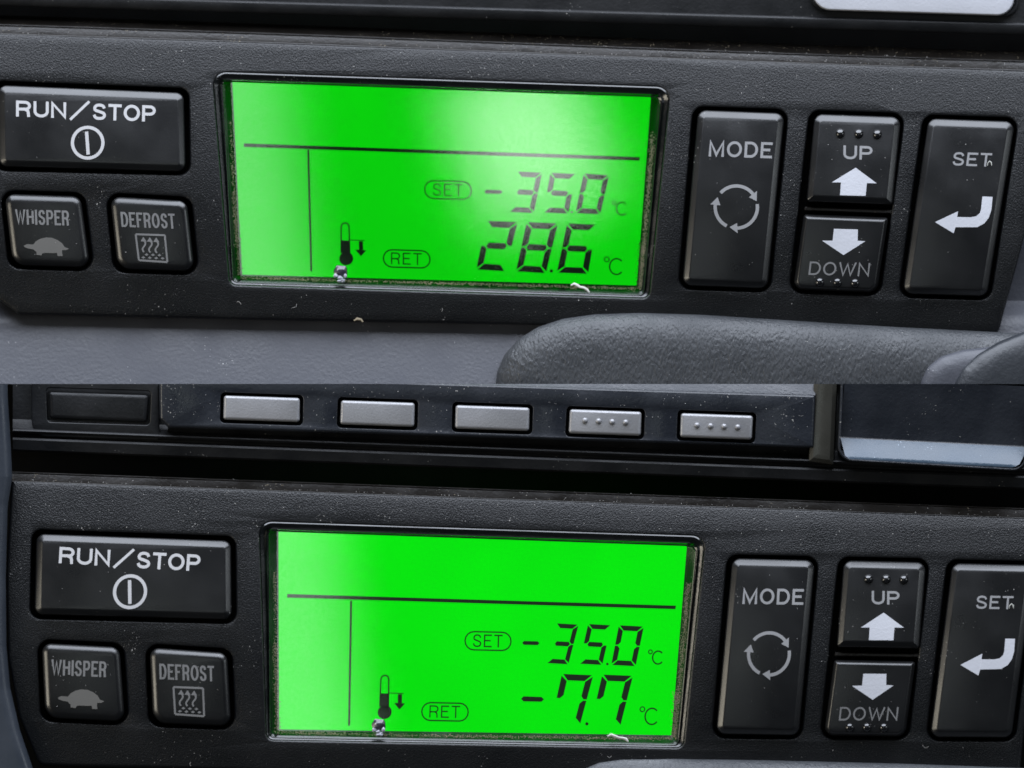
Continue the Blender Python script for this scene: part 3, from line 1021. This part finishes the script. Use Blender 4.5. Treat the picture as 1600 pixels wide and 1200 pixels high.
# door: tilted face running in, ledge running out (faces up)
bm = raised([(1318, 500), (1640, 510), (1601, 737), (1308, 720)], [10, 10, 22, 24], [(0, -40), (0, 14), (.8, 18), (2.4, 19.5), (4, 19)], cap=False)
finish('door_rim', bm, M['plate'], t, fl, clip=CL, angle=50)
bm = bmesh.new()
nx = 24
rows = []
for i in range(nx + 1):
    u = i / nx
    col = []
    for dy, h in [(-130, 12), (-60, 0), (-38, -5), (-36.5, -5), (-35, -4), (-8, 17.5), (-4, 19), (-2, 18.5)]:
        xl = 1320 - (dy + 130) / 130 * 9
        xr = 1626 - (dy + 130) / 130 * 26
        inset = 0
        if dy > -30:
            inset = 24 * (1 - math.sqrt(max(0, 1 - ((dy + 30) / 28.5) ** 2)))
        x = (xl + inset) * (1 - u) + (xr - inset) * u
        col.append(bm.verts.new((x, 719 + (x - 1308) * 0.05 + dy, h)))
    rows.append(col)
for a, b in zip(rows, rows[1:]):
    for j in range(4):
        bm.faces.new((a[j], b[j], b[j + 1], a[j + 1]))
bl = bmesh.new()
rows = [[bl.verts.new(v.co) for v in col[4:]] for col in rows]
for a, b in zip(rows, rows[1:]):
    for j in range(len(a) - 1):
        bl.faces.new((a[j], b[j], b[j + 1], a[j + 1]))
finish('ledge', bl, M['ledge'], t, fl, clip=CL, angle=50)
door = finish('scooped_door', bm, M['plate'], t, fl, clip=CL, angle=50)
pts = []
for _ in range(420):
    x = random.uniform(60, 1590); y = random.uniform(604, 700)
    if any(inside(x, y, rq(k, -8)) for k in keys5): continue
    if x > 255 and x < 1270 and y < 650 + .034 * x:
        pts.append((x, y, 4))
finish('dust', specks(pts, (.35, .9), lift=.1), M['dust'], t, fl, smooth=False, kind='stuff', fix=False)

# trim down the left side
side = [(-140, 500), (10, 500), (12, 620), (17, 700), (19, 745), (12, 790), (9, 900), (10, 1010), (16, 1075), (31, 1140), (50, 1196), (70, 1260), (-140, 1260)]
bm = raised(side, [5, 5, 60, 60, 15, 60, 60, 60, 60, 40, 40, 5, 5], [(0, -60), (0, 0), (1, 4), (3, 8), (7, 13), (12, 16), (20, 18)], n=3)
o = finish('side_trim', bm, M['side'], bend=fs, clip=CL, angle=60)
tag(o, 'narrow dark blue trim down the left side of the lower control panel', 'dashboard trim')
pad2 = [(1720, 1206), (1600, 1200), (1400, 1193), (1200, 1188), (1050, 1186), (970, 1187), (935, 1192), (912, 1202), (895, 1220), (885, 1270), (1720, 1270)]
bm = raised(pad2, [30] * 9 + [5, 5], [(0, -30), (0, 4), (1.5, 9), (4, 14), (9, 20), (16, 25), (26, 29)], n=3)
o = finish('grained_pad', bm, M['leather'], bend=fs, angle=60)
tag(o, 'sliver of grained grey pad rising at the bottom edge under the lower control panel', 'dashboard pad')

# ------------------------------------------------------------------ loose bits lying on the panels
def lint(pts, w, h, label, cat, hoff=0, mat='lint', name='lint'):
    bm = bmesh.new()
    prev = None
    n = 6
    for i, (x, y) in enumerate(pts):
        a = Vector(pts[max(0, i - 1)]); b = Vector(pts[min(len(pts) - 1, i + 1)])
        d = (b - a).normalized(); nr = Vector((-d.y, d.x))
        ww = w * (0.45 if i in (0, len(pts) - 1) else random.uniform(.8, 1.15)) / 2
        lp = [bm.verts.new((x + nr.x * ww * math.cos(t), y + nr.y * ww * math.cos(t), h + ww * math.sin(t)))
              for t in [2 * math.pi * k / n for k in range(n)]]
        if prev: bridge(bm, prev, lp)
        else: bm.faces.new(lp)
        prev = lp
    bm.faces.new(prev)
    o = finish(name, bm, M[mat], bend=(lambda x, y: hoff), angle=60)
    return tag(o, label, cat)
lint([(892, 446), (897, 443.5), (902, 446), (906, 448.5), (912, 449.5), (917, 452.5), (921, 457)], 5, -26,
     'white shred of lint on the lower edge of the display reading 28.6', 'lint')
lint([(949, 1151), (955, 1148.5), (960, 1150.5), (967, 1153), (973, 1153.5), (978, 1155), (981.5, 1159)], 5, -26,
     'white shred of lint on the lower edge of the display reading minus 7.7', 'lint', LOW)
lint([(1543, 259), (1544, 254), (1546.5, 252), (1549, 254), (1549.5, 259)], 1.8, 15,
     'tiny white curl of fluff on the SET key of the upper panel', 'fluff', -12, name='fluff')
x, y = to_lower(1546, 256)
lint([(x - 3, y + 3), (x - 2, y - 2), (x + .5, y - 4), (x + 3, y - 2), (x + 3.5, y + 3)], 1.8, 15,
     'tiny white curl of fluff on the SET key of the lower panel', 'fluff', LOW - 12, name='fluff')

def grit_blob(cx, cy, hoff, label):
    bm = bmesh.new()
    def blob(x, y, rx, ry, hh, seed):
        rnd = random.Random(seed)
        b2 = bmesh.new()
        bmesh.ops.create_icosphere(b2, subdivisions=3, radius=1)
        for v in b2.verts:
            c = v.co
            k = 1 + .12 * math.sin(5 * c.x + seed) * math.cos(4 * c.y) + .05 * rnd.uniform(-1, 1)
            v.co = Vector((x + c.x * rx * k, y + c.y * ry * k, hh + c.z * min(rx, ry) * .6))
        me = bpy.data.meshes.new('t'); b2.to_mesh(me); b2.free()
        bm.from_mesh(me); bpy.data.meshes.remove(me)
    blob(cx, cy - 4, 11, 10, -26, 1)
    o = finish('grit_clump', bm, M['ice'], bend=(lambda x, y: hoff), angle=60)
    tag(o, label, 'grit')
    for k, (dx, dy, rx, ry) in enumerate(((-8, 3, 3.5, 3), (-1, 6, 4, 3), (7, 3, 3, 4), (3, 10, 4, 3.5), (-2, 11, 3, 2.5))):
        b2 = bmesh.new()
        bmesh.ops.create_icosphere(b2, subdivisions=2, radius=1)
        for v in b2.verts:
            v.co = Vector((cx + dx + v.co.x * rx * random.uniform(.55, 1.35), cy + dy + v.co.y * ry * random.uniform(.55, 1.35), -22 + v.co.z * 3 * random.uniform(.6, 1.3)))
        off = Vector(o.location)
        for v in b2.verts:
            v.co = W(v.co.x, v.co.y, v.co.z + hoff) - off
        me = bpy.data.meshes.new('crystal'); b2.to_mesh(me); b2.free()
        me.materials.append(M['grime'])
        c = bpy.data.objects.new('crystal', me); C.objects.link(c); c.parent = o
grit_blob(532.5, 428, 0, 'grey crusty clump of grit stuck under the thermometer of the upper display')
grit_blob(592, 1137, LOW, 'grey crusty clump of grit stuck under the thermometer of the lower display')
lint([(553, 501), (558, 498), (564, 499), (567, 503)], 6, -18, 'small brown crumb on the lower edge of the upper control panel', 'crumb', mat='brown', name='crumb')
